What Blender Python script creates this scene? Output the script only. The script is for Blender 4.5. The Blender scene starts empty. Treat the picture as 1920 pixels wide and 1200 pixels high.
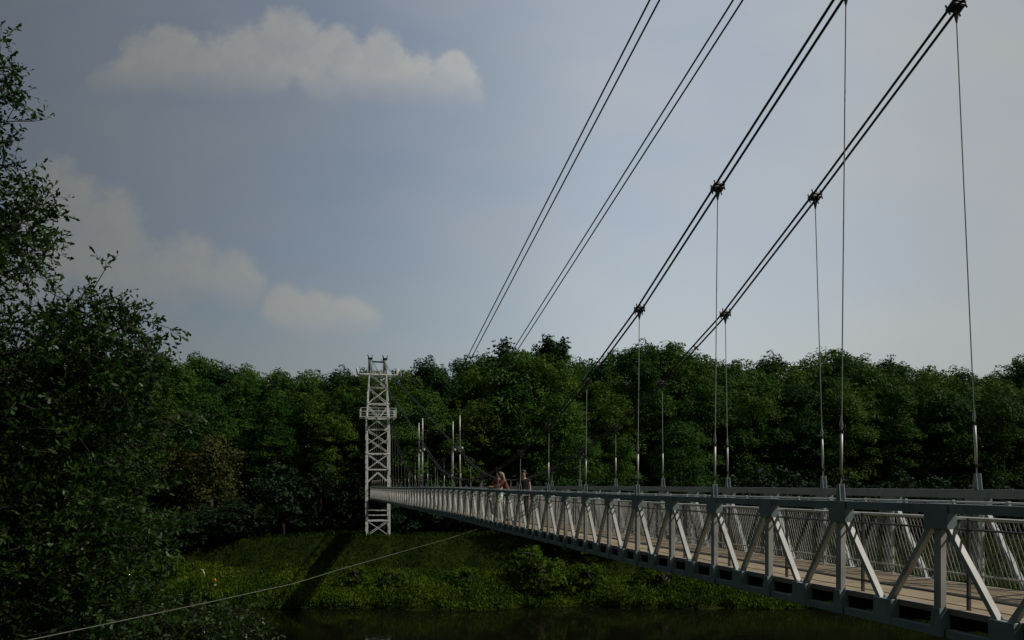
import bpy, bmesh, math, random
import numpy as np
from mathutils import Vector, Matrix

random.seed(7)
rng = np.random.default_rng(11)
SC = bpy.context.scene
COL = SC.collection
E = 11.9                      # eye height above the river (z = 0)
R = math.radians

# ------------------------------------------------------------------ materials
def new_mat(name):
    m = bpy.data.materials.new(name); m.use_nodes = True
    nt = m.node_tree
    return m, nt, nt.nodes['Principled BSDF']

def surf(name, c1, c2, scale=6.0, rough=.6, metal=0.0, bump=0.0, bscale=40.0, detail=5, spec=.5, lo=.35, hi=.65, stain=None):
    m, nt, b = new_mat(name)
    tc = nt.nodes.new('ShaderNodeTexCoord')
    n = nt.nodes.new('ShaderNodeTexNoise'); n.inputs['Scale'].default_value = scale; n.inputs['Detail'].default_value = detail
    r = nt.nodes.new('ShaderNodeValToRGB')
    r.color_ramp.elements[0].position = lo; r.color_ramp.elements[1].position = hi
    r.color_ramp.elements[0].color = (*c1, 1); r.color_ramp.elements[1].color = (*c2, 1)
    L = nt.links.new
    L(tc.outputs['Object'], n.inputs['Vector']); L(n.outputs['Fac'], r.inputs['Fac']); L(r.outputs['Color'], b.inputs['Base Color'])
    if stain:                          # weather stains: streaky, with a shape of their own
        mp = nt.nodes.new('ShaderNodeMapping'); mp.inputs['Scale'].default_value = (1, 1, .35)
        n3 = nt.nodes.new('ShaderNodeTexNoise'); n3.inputs['Scale'].default_value = 7; n3.inputs['Detail'].default_value = 9; n3.inputs['Roughness'].default_value = .7
        m3 = nt.nodes.new('ShaderNodeMapRange'); m3.inputs['From Min'].default_value = .54; m3.inputs['From Max'].default_value = .72; m3.inputs['To Max'].default_value = .75
        x3 = nt.nodes.new('ShaderNodeMix'); x3.data_type = 'RGBA'; x3.inputs[7].default_value = (*stain, 1)
        L(tc.outputs['Object'], mp.inputs[0]); L(mp.outputs[0], n3.inputs['Vector']); L(n3.outputs['Fac'], m3.inputs['Value']); L(m3.outputs[0], x3.inputs[0])
        L(r.outputs['Color'], x3.inputs[6]); L(x3.outputs[2], b.inputs['Base Color'])
    b.inputs['Roughness'].default_value = rough; b.inputs['Metallic'].default_value = metal
    b.inputs['Specular IOR Level'].default_value = spec
    if bump:
        n2 = nt.nodes.new('ShaderNodeTexNoise'); n2.inputs['Scale'].default_value = bscale; n2.inputs['Detail'].default_value = 4
        bp = nt.nodes.new('ShaderNodeBump'); bp.inputs['Strength'].default_value = bump
        L(tc.outputs['Object'], n2.inputs['Vector']); L(n2.outputs['Fac'], bp.inputs['Height']); L(bp.outputs['Normal'], b.inputs['Normal'])
    return m

def leaf_mat(name, c1, c2, trans=.3, rough=.45, scale=.6, spec=.35, rnd=.5):
    """leaves: two greens mixed by a soft noise and the object's own random value, part of the light passing through"""
    m, nt, b = new_mat(name)
    L = nt.links.new
    tc = nt.nodes.new('ShaderNodeTexCoord')
    n = nt.nodes.new('ShaderNodeTexNoise'); n.inputs['Scale'].default_value = scale; n.inputs['Detail'].default_value = 6
    oi = nt.nodes.new('ShaderNodeObjectInfo')
    mr = nt.nodes.new('ShaderNodeMapRange'); mr.inputs['From Min'].default_value = .3; mr.inputs['From Max'].default_value = .7
    ma = nt.nodes.new('ShaderNodeMath'); ma.operation = 'MULTIPLY_ADD'; ma.inputs[1].default_value = rnd; ma.inputs[2].default_value = -rnd / 2
    ad = nt.nodes.new('ShaderNodeMath'); ad.operation = 'ADD'; ad.use_clamp = True
    mx = nt.nodes.new('ShaderNodeMix'); mx.data_type = 'RGBA'
    mx.inputs[6].default_value = (*c1, 1); mx.inputs[7].default_value = (*c2, 1)
    L(tc.outputs['Object'], n.inputs['Vector']); L(n.outputs['Fac'], mr.inputs['Value'])
    L(oi.outputs['Random'], ma.inputs[0]); L(mr.outputs['Result'], ad.inputs[0]); L(ma.outputs[0], ad.inputs[1])
    L(ad.outputs[0], mx.inputs[0]); L(mx.outputs[2], b.inputs['Base Color'])
    b.inputs['Roughness'].default_value = rough; b.inputs['Specular IOR Level'].default_value = spec
    t = nt.nodes.new('ShaderNodeBsdfTranslucent'); L(mx.outputs[2], t.inputs['Color'])
    s = nt.nodes.new('ShaderNodeMixShader'); s.inputs[0].default_value = trans
    out = nt.nodes['Material Output']
    L(b.outputs[0], s.inputs[1]); L(t.outputs[0], s.inputs[2]); L(s.outputs[0], out.inputs['Surface'])
    return m

M = {}
M['paint'] = surf('grey_bridge_paint', (.22, .285, .30), (.29, .36, .37), 3.5, .5, 0, .05, 60, stain=(.13, .12, .10))
M['paint_worn'] = surf('worn_white_paint', (.36, .375, .36), (.52, .535, .51), 2.2, .5, 0, .06, 50, stain=(.17, .14, .11))
M['tower_paint'] = surf('tower_white_paint', (.74, .77, .76), (.84, .86, .85), .8, .55)
M['galv'] = surf('galvanised_rod', (.42, .43, .42), (.58, .59, .57), 9, .4, .35)
M['guy'] = surf('weathered_guy', (.09, .095, .07), (.14, .145, .11), 9, .6, .1)
M['dark_steel'] = surf('dark_steel', (.02, .021, .022), (.045, .045, .045), 8, .5, .2)
M['cable'] = surf('black_cable', (.012, .012, .013), (.03, .03, .03), 30, .6, 0, .2, 200)
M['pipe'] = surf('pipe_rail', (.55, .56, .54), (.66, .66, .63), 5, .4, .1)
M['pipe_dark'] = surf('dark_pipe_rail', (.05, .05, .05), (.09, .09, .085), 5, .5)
M['mesh'] = surf('fence_bar', (.22, .22, .21), (.36, .36, .34), 5, .5)
M['plank'] = surf('deck_plank', (.25, .195, .12), (.36, .29, .185), 2.3, .8, 0, .3, 25, detail=8)
M['edge'] = surf('deck_edge', (.24, .22, .19), (.34, .31, .27), 3, .8)
M['beam'] = surf('floor_beam', (.03, .03, .028), (.06, .055, .05), 3, .8)
M['bark'] = surf('bark', (.014, .011, .008), (.032, .027, .02), 6, .9, 0, .6, 18)
M['bark_far'] = surf('far_bark', (.03, .025, .018), (.07, .058, .045), 3, .9)
M['leaf_near'] = leaf_mat('oak_leaf', (.009, .031, .004), (.042, .092, .009), .3, .42, 1.1, .24)
M['leaf_bush'] = leaf_mat('bush_leaf', (.012, .036, .006), (.050, .092, .014), .3, .4, 2.2, .32)
M['leaf_a'] = leaf_mat('wood_leaf', (.014, .058, .008), (.078, .165, .018), .25, .6, .22, .12)
M['leaf_e'] = leaf_mat('dark_wood_leaf', (.009, .042, .009), (.046, .115, .019), .25, .6, .3, .12)
M['leaf_f'] = leaf_mat('light_wood_leaf', (.024, .068, .008), (.105, .178, .018), .28, .6, .3, .12)
M['leaf_b'] = leaf_mat('willow_leaf', (.060, .066, .014), (.095, .095, .022), .3, .6, .5, .2)
M['leaf_c'] = leaf_mat('conifer_needle', (.012, .034, .012), (.034, .07, .02), .1, .7, .6, .1)
M['leaf_d'] = leaf_mat('shrub_leaf', (.008, .026, .009), (.020, .048, .016), .25, .6, .8, .2)
M['weed'] = leaf_mat('bank_weed', (.018, .060, .005), (.115, .172, .013), .3, .7, .25, .08, 0)
M['meadow'] = leaf_mat('meadow_blade', (.012, .032, .003), (.038, .064, .007), .3, .7, .3, .06, 0)
M['ground'] = surf('bank_ground', (.009, .018, .003), (.026, .036, .006), .35, .95, 0, .5, 6, detail=8, spec=.03)
M['skin'] = surf('skin', (.40, .25, .19), (.46, .30, .23), 12, .55)
M['maroon'] = surf('maroon_cloth', (.16, .035, .035), (.22, .055, .05), 14, .85)
M['brown_cloth'] = surf('brown_cloth', (.13, .045, .03), (.18, .06, .04), 14, .85)
M['white_cloth'] = surf('white_cloth', (.7, .7, .66), (.8, .8, .77), 10, .85)
M['black_cloth'] = surf('black_cloth', (.012, .012, .014), (.025, .024, .027), 10, .85)
M['hair_fair'] = surf('fair_hair', (.24, .18, .11), (.34, .26, .17), 40, .5)
M['hair_dark'] = surf('dark_hair', (.012, .009, .007), (.03, .02, .015), 40, .45)
M['orange'] = surf('orange_paint', (.65, .13, .02), (.75, .18, .03), 10, .5)
M['wood_pale'] = surf('pale_dead_wood', (.42, .40, .28), (.55, .52, .36), 14, .9)
M['eye'] = surf('eye_dark', (.01, .01, .01), (.02, .02, .02), 10, .3)

def water_mat():
    m, nt, b = new_mat('river_water')
    L = nt.links.new
    b.inputs['Base Color'].default_value = (.006, .007, .003, 1)
    b.inputs['Roughness'].default_value = .04; b.inputs['IOR'].default_value = 1.26
    tc = nt.nodes.new('ShaderNodeTexCoord')
    mp = nt.nodes.new('ShaderNodeMapping'); mp.inputs['Scale'].default_value = (.5, 1.1, 1)
    n = nt.nodes.new('ShaderNodeTexNoise'); n.inputs['Scale'].default_value = 1.3; n.inputs['Detail'].default_value = 3
    bp = nt.nodes.new('ShaderNodeBump'); bp.inputs['Strength'].default_value = .035; bp.inputs['Distance'].default_value = .25
    L(tc.outputs['Object'], mp.inputs['Vector']); L(mp.outputs[0], n.inputs['Vector']); L(n.outputs['Fac'], bp.inputs['Height']); L(bp.outputs[0], b.inputs['Normal'])
    return m
M['water'] = water_mat()

# ------------------------------------------------------------------ object helpers
def link(name, me, mat, parent=None):
    o = bpy.data.objects.new(name, me); COL.objects.link(o)
    if mat is not None: me.materials.append(mat)
    if parent is not None: o.parent = parent
    return o

def tag(o, label=None, cat=None, group=None, kind=None):
    if label: o['label'] = label
    if cat: o['category'] = cat
    if group: o['group'] = group
    if kind: o['kind'] = kind
    return o

def empty(name, loc=(0, 0, 0), label=None, cat=None, group=None):
    o = bpy.data.objects.new(name, None); COL.objects.link(o)
    o.location = loc; o.empty_display_size = .2
    return tag(o, label, cat, group)

class MB:
    def __init__(s): s.v = []; s.f = []
    def box(s, c, ax, ay, az):
        c, ax, ay, az = Vector(c), Vector(ax), Vector(ay), Vector(az); i = len(s.v)
        for z in (-1, 1):
            for y in (-1, 1):
                for x in (-1, 1): s.v.append(c + ax * x + ay * y + az * z)
        s.f += [(i, i+2, i+3, i+1), (i+4, i+5, i+7, i+6), (i, i+1, i+5, i+4), (i+2, i+6, i+7, i+3), (i, i+4, i+6, i+2), (i+1, i+3, i+7, i+5)]
        return s
    def bar(s, p0, p1, w, h, side=None):
        """rectangular bar p0-p1; w along SIDE, h across"""
        p0, p1 = Vector(p0), Vector(p1); d = p1 - p0; L = d.length; d.normalize()
        side = Vector(side) if side is not None else (d.cross(Vector((0, 0, 1))) if abs(d.z) < .95 else Vector((1, 0, 0)))
        side = (side - d * side.dot(d)).normalized(); up = d.cross(side)
        return s.box((p0 + p1) / 2, d * (L / 2), side * (w / 2), up * (h / 2))
    def tube(s, pts, r, n=6, cap=True):
        pts = [Vector(p) for p in pts]; k = len(pts)
        rr = r if hasattr(r, '__len__') else [r] * k
        i0 = len(s.v); ref = None
        for j, p in enumerate(pts):
            d = (pts[min(j+1, k-1)] - pts[max(j-1, 0)]).normalized()
            if ref is None: ref = Vector((0, 0, 1)) if abs(d.z) < .9 else Vector((1, 0, 0))
            a = (ref - d * ref.dot(d)).normalized(); ref = a; b = d.cross(a)
            for q in range(n):
                t = 2 * math.pi * q / n
                s.v.append(p + (a * math.cos(t) + b * math.sin(t)) * rr[j])
        for j in range(k - 1):
            for q in range(n):
                q2 = (q + 1) % n
                s.f.append((i0 + j*n + q, i0 + j*n + q2, i0 + (j+1)*n + q2, i0 + (j+1)*n + q))
        if cap:
            s.f.append(tuple(i0 + q for q in range(n))[::-1]); s.f.append(tuple(i0 + (k-1)*n + q for q in range(n)))
        return s
    def sweep(s, pts, side, w, h):
        """rectangular section swept along PTS: w along SIDE, h vertical, pts at the centre of the section"""
        side = Vector(side).normalized(); i0 = len(s.v); up = Vector((0, 0, 1))
        for p in pts:
            p = Vector(p)
            for a, b in ((-1, -1), (1, -1), (1, 1), (-1, 1)): s.v.append(p + side * (a*w/2) + up * (b*h/2))
        for j in range(len(pts) - 1):
            for q in range(4):
                q2 = (q + 1) % 4
                s.f.append((i0 + j*4 + q, i0 + j*4 + q2, i0 + (j+1)*4 + q2, i0 + (j+1)*4 + q))
        e = i0 + (len(pts) - 1) * 4
        s.f += [(i0+3, i0+2, i0+1, i0), (e, e+1, e+2, e+3)]
        return s
    def ball(s, c, r, n=8, m=6):
        c = Vector(c); r = r if hasattr(r, '__len__') else (r, r, r); i0 = len(s.v)
        s.v.append(c + Vector((0, 0, r[2])))
        for a in range(1, m):
            t = math.pi * a / m
            for q in range(n):
                p = 2 * math.pi * q / n
                s.v.append(c + Vector((r[0]*math.sin(t)*math.cos(p), r[1]*math.sin(t)*math.sin(p), r[2]*math.cos(t))))
        s.v.append(c - Vector((0, 0, r[2]))); last = len(s.v) - 1
        for q in range(n):
            q2 = (q + 1) % n
            s.f.append((i0, i0+1+q, i0+1+q2))
            for a in range(m - 2): s.f.append((i0+1+a*n+q, i0+1+(a+1)*n+q, i0+1+(a+1)*n+q2, i0+1+a*n+q2))
            s.f.append((last, i0+1+(m-2)*n+q2, i0+1+(m-2)*n+q))
        return s
    def build(s, name, mat, parent=None, smooth=False, bevel=0):
        me = bpy.data.meshes.new(name); me.from_pydata([tuple(v) for v in s.v], [], s.f)
        bm = bmesh.new(); bm.from_mesh(me); bmesh.ops.recalc_face_normals(bm, faces=bm.faces)
        if bevel: bmesh.ops.bevel(bm, geom=list(bm.edges), offset=bevel, segments=1, affect='EDGES')
        bm.to_mesh(me); bm.free()
        if smooth: me.polygons.foreach_set('use_smooth', [True] * len(me.polygons))
        return link(name, me, mat, parent)

def np_mesh(name, verts, faces, mat, parent=None, smooth=False):
    """verts (N,3), faces (F,k) all of the same size"""
    me = bpy.data.meshes.new(name)
    me.vertices.add(len(verts)); me.vertices.foreach_set('co', np.asarray(verts, np.float32).ravel())
    F, k = faces.shape
    me.loops.add(F * k); me.loops.foreach_set('vertex_index', faces.astype(np.int32).ravel())
    me.polygons.add(F); me.polygons.foreach_set('loop_start', np.arange(0, F * k, k, dtype=np.int32))
    me.update(calc_edges=True); me.validate()
    if smooth: me.polygons.foreach_set('use_smooth', [True] * len(me.polygons))
    return link(name, me, mat, parent)

def copy_tree(o, parent=None):
    c = o.copy(); COL.objects.link(c)
    if parent is not None: c.parent = parent
    for ch in list(o.children): copy_tree(ch, c)
    return c

# ------------------------------------------------------------------ camera
cam = bpy.data.cameras.new('camera'); camo = bpy.data.objects.new('camera', cam); COL.objects.link(camo)
camo.location = (0, 0, E); camo.rotation_euler = (R(90), 0, 0)
cam.sensor_width = 36; cam.lens = 36 * 1500 / 1920; cam.shift_y = 305 / 1920
cam.clip_start = .1; cam.clip_end = 3000
SC.camera = camo

# ------------------------------------------------------------------ sky and sun
SUN_EL, SUN_AZ = 45.0, 100.0       # azimuth clockwise from +Y
sun_dir = Vector((math.sin(R(SUN_AZ)) * math.cos(R(SUN_EL)), math.cos(R(SUN_AZ)) * math.cos(R(SUN_EL)), math.sin(R(SUN_EL))))
sl = bpy.data.lights.new('sun', 'SUN'); sl.energy = 4.7; sl.angle = R(.5); sl.color = (1, .93, .82)
so = bpy.data.objects.new('sun', sl); COL.objects.link(so)
so.rotation_euler = sun_dir.to_track_quat('Z', 'Y').to_euler(); so.location = (30, 0, 60)

def build_world():
    w = bpy.data.worlds.new('World'); SC.world = w; w.use_nodes = True
    nt = w.node_tree; L = nt.links.new
    bg = nt.nodes['Background']
    sky = nt.nodes.new('ShaderNodeTexSky'); sky.sky_type = 'NISHITA'; sky.sun_disc = False
    sky.sun_elevation = R(SUN_EL); sky.sun_rotation = R(SUN_AZ); sky.air_density = 1.2; sky.dust_density = 3.0; sky.ozone_density = 1.0
    tc = nt.nodes.new('ShaderNodeTexCoord'); D = tc.outputs['Generated']
    def math_(op, a, b=None, c=None, clamp=False):
        n = nt.nodes.new('ShaderNodeMath'); n.operation = op; n.use_clamp = clamp
        for i, x in enumerate((a, b, c)):
            if x is None: continue
            if isinstance(x, (int, float)): n.inputs[i].default_value = x
            else: L(x, n.inputs[i])
        return n.outputs[0]
    sep = nt.nodes.new('ShaderNodeSeparateXYZ'); L(D, sep.inputs[0])
    yy = math_('MAXIMUM', sep.outputs[1], .05)
    u = math_('DIVIDE', sep.outputs[0], yy); v = math_('DIVIDE', sep.outputs[2], yy)
    cmb = nt.nodes.new('ShaderNodeCombineXYZ'); L(u, cmb.inputs[0]); L(v, cmb.inputs[1])
    def noise(scale, detail, rough=.55, sx=1, sy=1):
        mp = nt.nodes.new('ShaderNodeMapping'); mp.inputs['Scale'].default_value = (sx, sy, 1); L(cmb.outputs[0], mp.inputs[0])
        n = nt.nodes.new('ShaderNodeTexNoise'); n.inputs['Scale'].default_value = scale; n.inputs['Detail'].default_value = detail
        n.inputs['Roughness'].default_value = rough; L(mp.outputs[0], n.inputs['Vector']); return n.outputs['Fac']
    big = noise(9, 5); fine = noise(34, 5, .6)
    def cloud(puffs, ybase, slope, fade, soft=0.0):
        acc = None
        for (cx, cy, r) in puffs:
            vs = nt.nodes.new('ShaderNodeVectorMath'); vs.operation = 'DISTANCE'; L(cmb.outputs[0], vs.inputs[0])
            vs.inputs[1].default_value = ((cx - 960) / 1500, (905 - cy) / 1500, 0)
            q = math_('MULTIPLY_ADD', vs.outputs['Value'], -1500.0 / r, 1.0)
            acc = q if acc is None else math_('SMOOTH_MAX', acc, q, .25)
        n = math_('MULTIPLY_ADD', big, .9, -.45); n2 = math_('MULTIPLY_ADD', fine, .75, -.375)
        s = math_('ADD', math_('ADD', acc, n), n2)
        mr = nt.nodes.new('ShaderNodeMapRange'); mr.interpolation_type = 'SMOOTHSTEP'; L(s, mr.inputs[0])
        mr.inputs[1].default_value = -.08; mr.inputs[2].default_value = .30 + soft
        vb = math_('MULTIPLY_ADD', u, slope, (905 - ybase) / 1500 - slope * 0)      # the flat base
        h = math_('SUBTRACT', math_('ADD', v, math_('MULTIPLY_ADD', big, .03, -.015)), vb)
        m2 = nt.nodes.new('ShaderNodeMapRange'); m2.interpolation_type = 'SMOOTHSTEP'; L(h, m2.inputs[0])
        m2.inputs[1].default_value = 0; m2.inputs[2].default_value = fade / 1500
        return math_('MULTIPLY', mr.outputs[0], m2.outputs[0])
    A = cloud([(215, 170, 60), (300, 120, 75), (330, 100, 50), (400, 150, 85), (480, 120, 85), (545, 80, 70), (620, 120, 85), (700, 130, 75), (715, 100, 45), (770, 165, 75), (840, 165, 65), (850, 130, 40), (870, 190, 45)], 222, -.04, 85)
    B = cloud([(90, 390, 110), (180, 455, 105), (60, 500, 150), (255, 515, 85), (360, 505, 75), (430, 525, 65), (300, 560, 70), (465, 540, 45)], 625, 0, 130, .15)
    C = cloud([(530, 575, 48), (590, 592, 55), (650, 592, 48), (688, 602, 34)], 640, 0, 70, .12)
    Dd = cloud([(1600, 606, 60), (1660, 600, 70), (1730, 604, 75), (1790, 610, 50), (760, 655, 45), (800, 665, 40), (345, 650, 45), (390, 660, 40)], 690, 0, 90, .5)
    msk = math_('MAXIMUM', math_('MAXIMUM', A, B), math_('MAXIMUM', C, math_('MULTIPLY', Dd, .3)))
    front = math_('MULTIPLY_ADD', sep.outputs[1], 8, -.8, True)
    msk = math_('MULTIPLY', math_('MULTIPLY', msk, front), math_('MULTIPLY_ADD', fine, .7, .24, True))
    # brighter, paler air towards the sun
    dp = nt.nodes.new('ShaderNodeVectorMath'); dp.operation = 'DOT_PRODUCT'; L(D, dp.inputs[0]); dp.inputs[1].default_value = Vector((sun_dir.x, sun_dir.y, 0)).normalized()
    fc = nt.nodes.new('ShaderNodeFloatCurve'); L(math_('MULTIPLY_ADD', dp.outputs['Value'], .5, .5), fc.inputs['Value'])
    cv = fc.mapping.curves[0]
    stops = SKY['glow']
    cv.points[0].location = stops[0]; cv.points[1].location = stops[-1]
    for p in stops[1:-1]: cv.points.new(*p)
    fc.mapping.update()
    back = nt.nodes.new('ShaderNodeMapRange'); back.interpolation_type = 'SMOOTHSTEP'; L(sep.outputs[1], back.inputs[0])  # added dimming of the unseen sky behind the camera, weakens the fill light
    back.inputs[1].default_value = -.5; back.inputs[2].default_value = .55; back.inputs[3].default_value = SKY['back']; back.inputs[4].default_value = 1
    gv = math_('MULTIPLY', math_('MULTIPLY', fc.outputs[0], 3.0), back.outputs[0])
    pale = nt.nodes.new('ShaderNodeMix'); pale.data_type = 'RGBA'
    pf = nt.nodes.new('ShaderNodeMapRange'); L(dp.outputs['Value'], pf.inputs[0]); pf.inputs[1].default_value = -.3; pf.inputs[2].default_value = .6
    pf.inputs[3].default_value = SKY['pale0']; pf.inputs[4].default_value = SKY['pale1']
    veil = noise(2.6, 4, .5, 1, 2.2)
    L(math_('ADD', pf.outputs[0], math_('MULTIPLY_ADD', veil, .7, -.35), None, True), pale.inputs[0]); L(sky.outputs[0], pale.inputs[6]); pale.inputs[7].default_value = SKY['palecol']
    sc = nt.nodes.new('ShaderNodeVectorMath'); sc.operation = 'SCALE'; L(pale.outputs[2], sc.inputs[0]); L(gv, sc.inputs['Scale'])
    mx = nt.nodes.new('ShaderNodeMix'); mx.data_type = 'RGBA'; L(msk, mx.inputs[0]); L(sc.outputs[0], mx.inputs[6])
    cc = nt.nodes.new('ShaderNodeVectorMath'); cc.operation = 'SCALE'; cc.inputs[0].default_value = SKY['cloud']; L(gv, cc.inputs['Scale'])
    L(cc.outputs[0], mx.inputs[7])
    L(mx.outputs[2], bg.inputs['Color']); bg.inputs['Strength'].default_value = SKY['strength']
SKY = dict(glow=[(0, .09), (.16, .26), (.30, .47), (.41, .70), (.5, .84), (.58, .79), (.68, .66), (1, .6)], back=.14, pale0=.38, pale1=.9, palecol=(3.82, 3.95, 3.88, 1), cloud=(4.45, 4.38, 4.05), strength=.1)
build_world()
SC.view_settings.view_transform = 'Standard'; SC.view_settings.look = 'None'; SC.view_settings.gamma = 1.0
SC.view_settings.use_curve_mapping = False
SC.view_settings.exposure = -.9

# ------------------------------------------------------------------ terrain and river
def hnoise(x, y):
    return (np.sin(x*.21 + y*.13) + np.sin(x*.083 - y*.17 + 1.3) + .6*np.sin(x*.47 + 2.1) * np.cos(y*.39)) / 2.6

def shore(x):                       # far water line
    return 77 + 1.1*np.sin(x*.11 + .5) + .6*np.sin(x*.31) + .35*np.sin(x*.93 + 1) + .22*np.sin(x*2.3) + np.clip((-x - 22) * .12, -2.0, 3.0)

def ground_z(x, y):
    x = np.asarray(x, float); y = np.asarray(y, float)
    t = y - shore(x)
    far = np.interp(t, [-8, -1.5, 0, 1.6, 8, 10, 14.5, 40, 120, 500], [-3, -.9, 0, .9, 2.5, 3.0, 5.5, 6.0, 8.5, 12])
    far = far + np.where(t > 1, .22 * hnoise(x*1.7, y*1.7) * np.clip(t/4, 0, 1), 0)
    near = E + np.interp(y, [-200, -5, 2, 14, 16, 30, 34], [-1.4, -1.7, -1.75, -3.2, -3.7, -12.2, -13.5]) + .12*hnoise(x*2, y*2)
    return np.where(y < 50, near, far)

def grid(xs, ys, name, mat):
    X, Y = np.meshgrid(xs, ys); Z = ground_z(X, Y)
    v = np.stack([X.ravel(), Y.ravel(), Z.ravel()], 1); nx, ny = len(xs), len(ys)
    i = (np.arange(ny - 1)[:, None] * nx + np.arange(nx - 1)[None]).ravel()
    return np_mesh(name, v, np.stack([i, i+1, i+nx+1, i+nx], 1), mat, None, True)
xs = np.concatenate([np.linspace(-900, -110, 20), np.arange(-105, 106, 1.0), np.linspace(110, 900, 20)])
ys = np.concatenate([np.linspace(-300, -20, 8), np.arange(-18, 40, 1.0), np.arange(44, 70, 4), np.arange(71, 112, .8), np.linspace(115, 1400, 30)])
tag(grid(xs, ys, 'ground', M['ground']), 'grassy river banks on both sides of the water', kind='structure')
w = MB(); w.v = [Vector(p) for p in ((-900, 10, 0), (900, 10, 0), (900, 100, 0), (-900, 100, 0))]; w.f = [(0, 1, 2, 3)]
tag(w.build('river', M['water']), 'dark still river reflecting the bank', kind='structure')

# ------------------------------------------------------------------ foliage helpers
def rand_frames(n, bias=None, amt=0.0):
    """N random orthonormal frames (a, b, normal), the normal pulled towards BIAS"""
    nrm = rng.normal(size=(n, 3)); nrm /= np.linalg.norm(nrm, axis=1)[:, None]
    if bias is not None:
        nrm = nrm * (1 - amt) + bias * amt; nrm /= np.linalg.norm(nrm, axis=1)[:, None] + 1e-9
    t = rng.normal(size=(n, 3)); a = t - nrm * np.sum(t * nrm, 1)[:, None]; a /= np.linalg.norm(a, axis=1)[:, None] + 1e-9
    return a, np.cross(nrm, a), nrm

SPRIG = np.array([(-1, 0, 0), (-.35, -.55, .12), (.5, -.42, .1), (1, .05, -.1), (.4, .5, .12), (-.45, .45, .1)])
def leaves_at(c, size, bias=None, amt=.4, shape=SPRIG, aspect=.62, dirs=None):
    n = len(c); a, b, nn = rand_frames(n, bias, amt)
    if dirs is not None:
        a = dirs / (np.linalg.norm(dirs, axis=1)[:, None] + 1e-9); b = np.cross(nn, a); b /= np.linalg.norm(b, axis=1)[:, None] + 1e-9; nn = np.cross(a, b)
    s = np.asarray(size)[:, None, None] / 2
    jit = 1 + rng.normal(scale=.16, size=(n, len(shape), 1))
    v = c[:, None, :] + s * jit * (a[:, None, :] * shape[None, :, 0:1] + b[:, None, :] * shape[None, :, 1:2] * aspect * 1.5 + nn[:, None, :] * shape[None, :, 2:3])
    k = len(shape)
    return v.reshape(-1, 3), (np.arange(n)[:, None] * k + np.arange(k)[None])

def merge(parts):
    vs, fs, o = [], [], 0
    for v, f in parts: vs.append(v); fs.append(f + o); o += len(v)
    return np.concatenate(vs), np.concatenate(fs)

def crown_proto(h, r, z0, nclump, per, rc, leaf, prof, lobes=5, seed=0, mat='leaf_a', droop=0.0):
    """foliage of one tree standing at the origin: leafy clumps on limbs spread through the crown, gaps between them"""
    global rng
    keep = rng; rng = np.random.default_rng(seed)
    ph = rng.uniform(0, 6.28, 4)
    t = rng.uniform(0, 1, nclump) ** .9; ang = rng.uniform(0, 6.28, nclump)
    rad = np.interp(t, np.linspace(0, 1, len(prof)), prof) * r
    rad *= 1 + .22 * np.sin(ang * lobes + ph[0] + t * 7) + .12 * np.sin(ang * 3 + ph[1])
    fr = rng.uniform(.35, 1.0, nclump) ** .6
    cx, cy = rad * fr * np.cos(ang), rad * fr * np.sin(ang)
    cz = z0 + (h - z0) * t + rng.normal(scale=.35, size=nclump)
    cen = np.stack([cx, cy, cz], 1)
    if nclump > 90:                     # leading shoots that break the outline of the top
        q = rng.uniform(0, 6.28, 16); rq = r * rng.uniform(.05, .7, 16)
        tips = np.stack([rq*np.cos(q), rq*np.sin(q), h * (1.05 - .16 * (rq / r) ** 2) + rng.normal(scale=.35, size=16)], 1)
        cen = np.concatenate([cen, tips, tips - np.array([0, 0, .6])])
    lv, parts = [], []
    for ci, c in enumerate(cen):
        rr = rc * (rng.choice([.5, .7, .9, 1.15, 1.35]) if ci < nclump else rng.uniform(.22, .45)); m = max(6, int(per * (rr / rc) ** 2))
        d = rng.normal(size=(m, 3)); d /= np.linalg.norm(d, axis=1)[:, None]
        d[:, 2] = np.where(d[:, 2] < -.25, -d[:, 2] * rng.uniform(0, 1, m), d[:, 2])
        q = rng.uniform(.35, 1, m)[:, None] ** .4
        p = c + d * q * rr * np.array([1.1, 1.1, .85])
        if droop: p[:, 2] -= droop * rng.uniform(0, 1, m) ** 2 * 2.2
        bias = d * .7 + np.array([0, 0, .55]) ; bias /= np.linalg.norm(bias, axis=1)[:, None]
        parts.append(leaves_at(p, leaf * rng.uniform(.6, 1.35, m), bias, .62))
    v, f = merge(parts)
    limbs = MB(); limbs.tube([(0, 0, -.6), (.1, .05, z0 * .7 + 1), (0, .1, h * .55), (.1, 0, h * .88)], [.34, .27, .17, .05], 7)
    for i in range(10):
        c = cen[rng.integers(nclump)]; zb = min(max(1.5, c[2] - 1.5 - rng.uniform(0, 2)), h * .8)
        limbs.tube([(0, .05, zb), (c[0]*.5, c[1]*.5, zb + (c[2]-zb)*.65), tuple(c)], [.12, .08, .03], 5)
    rng = keep
    return v, f, limbs

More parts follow.
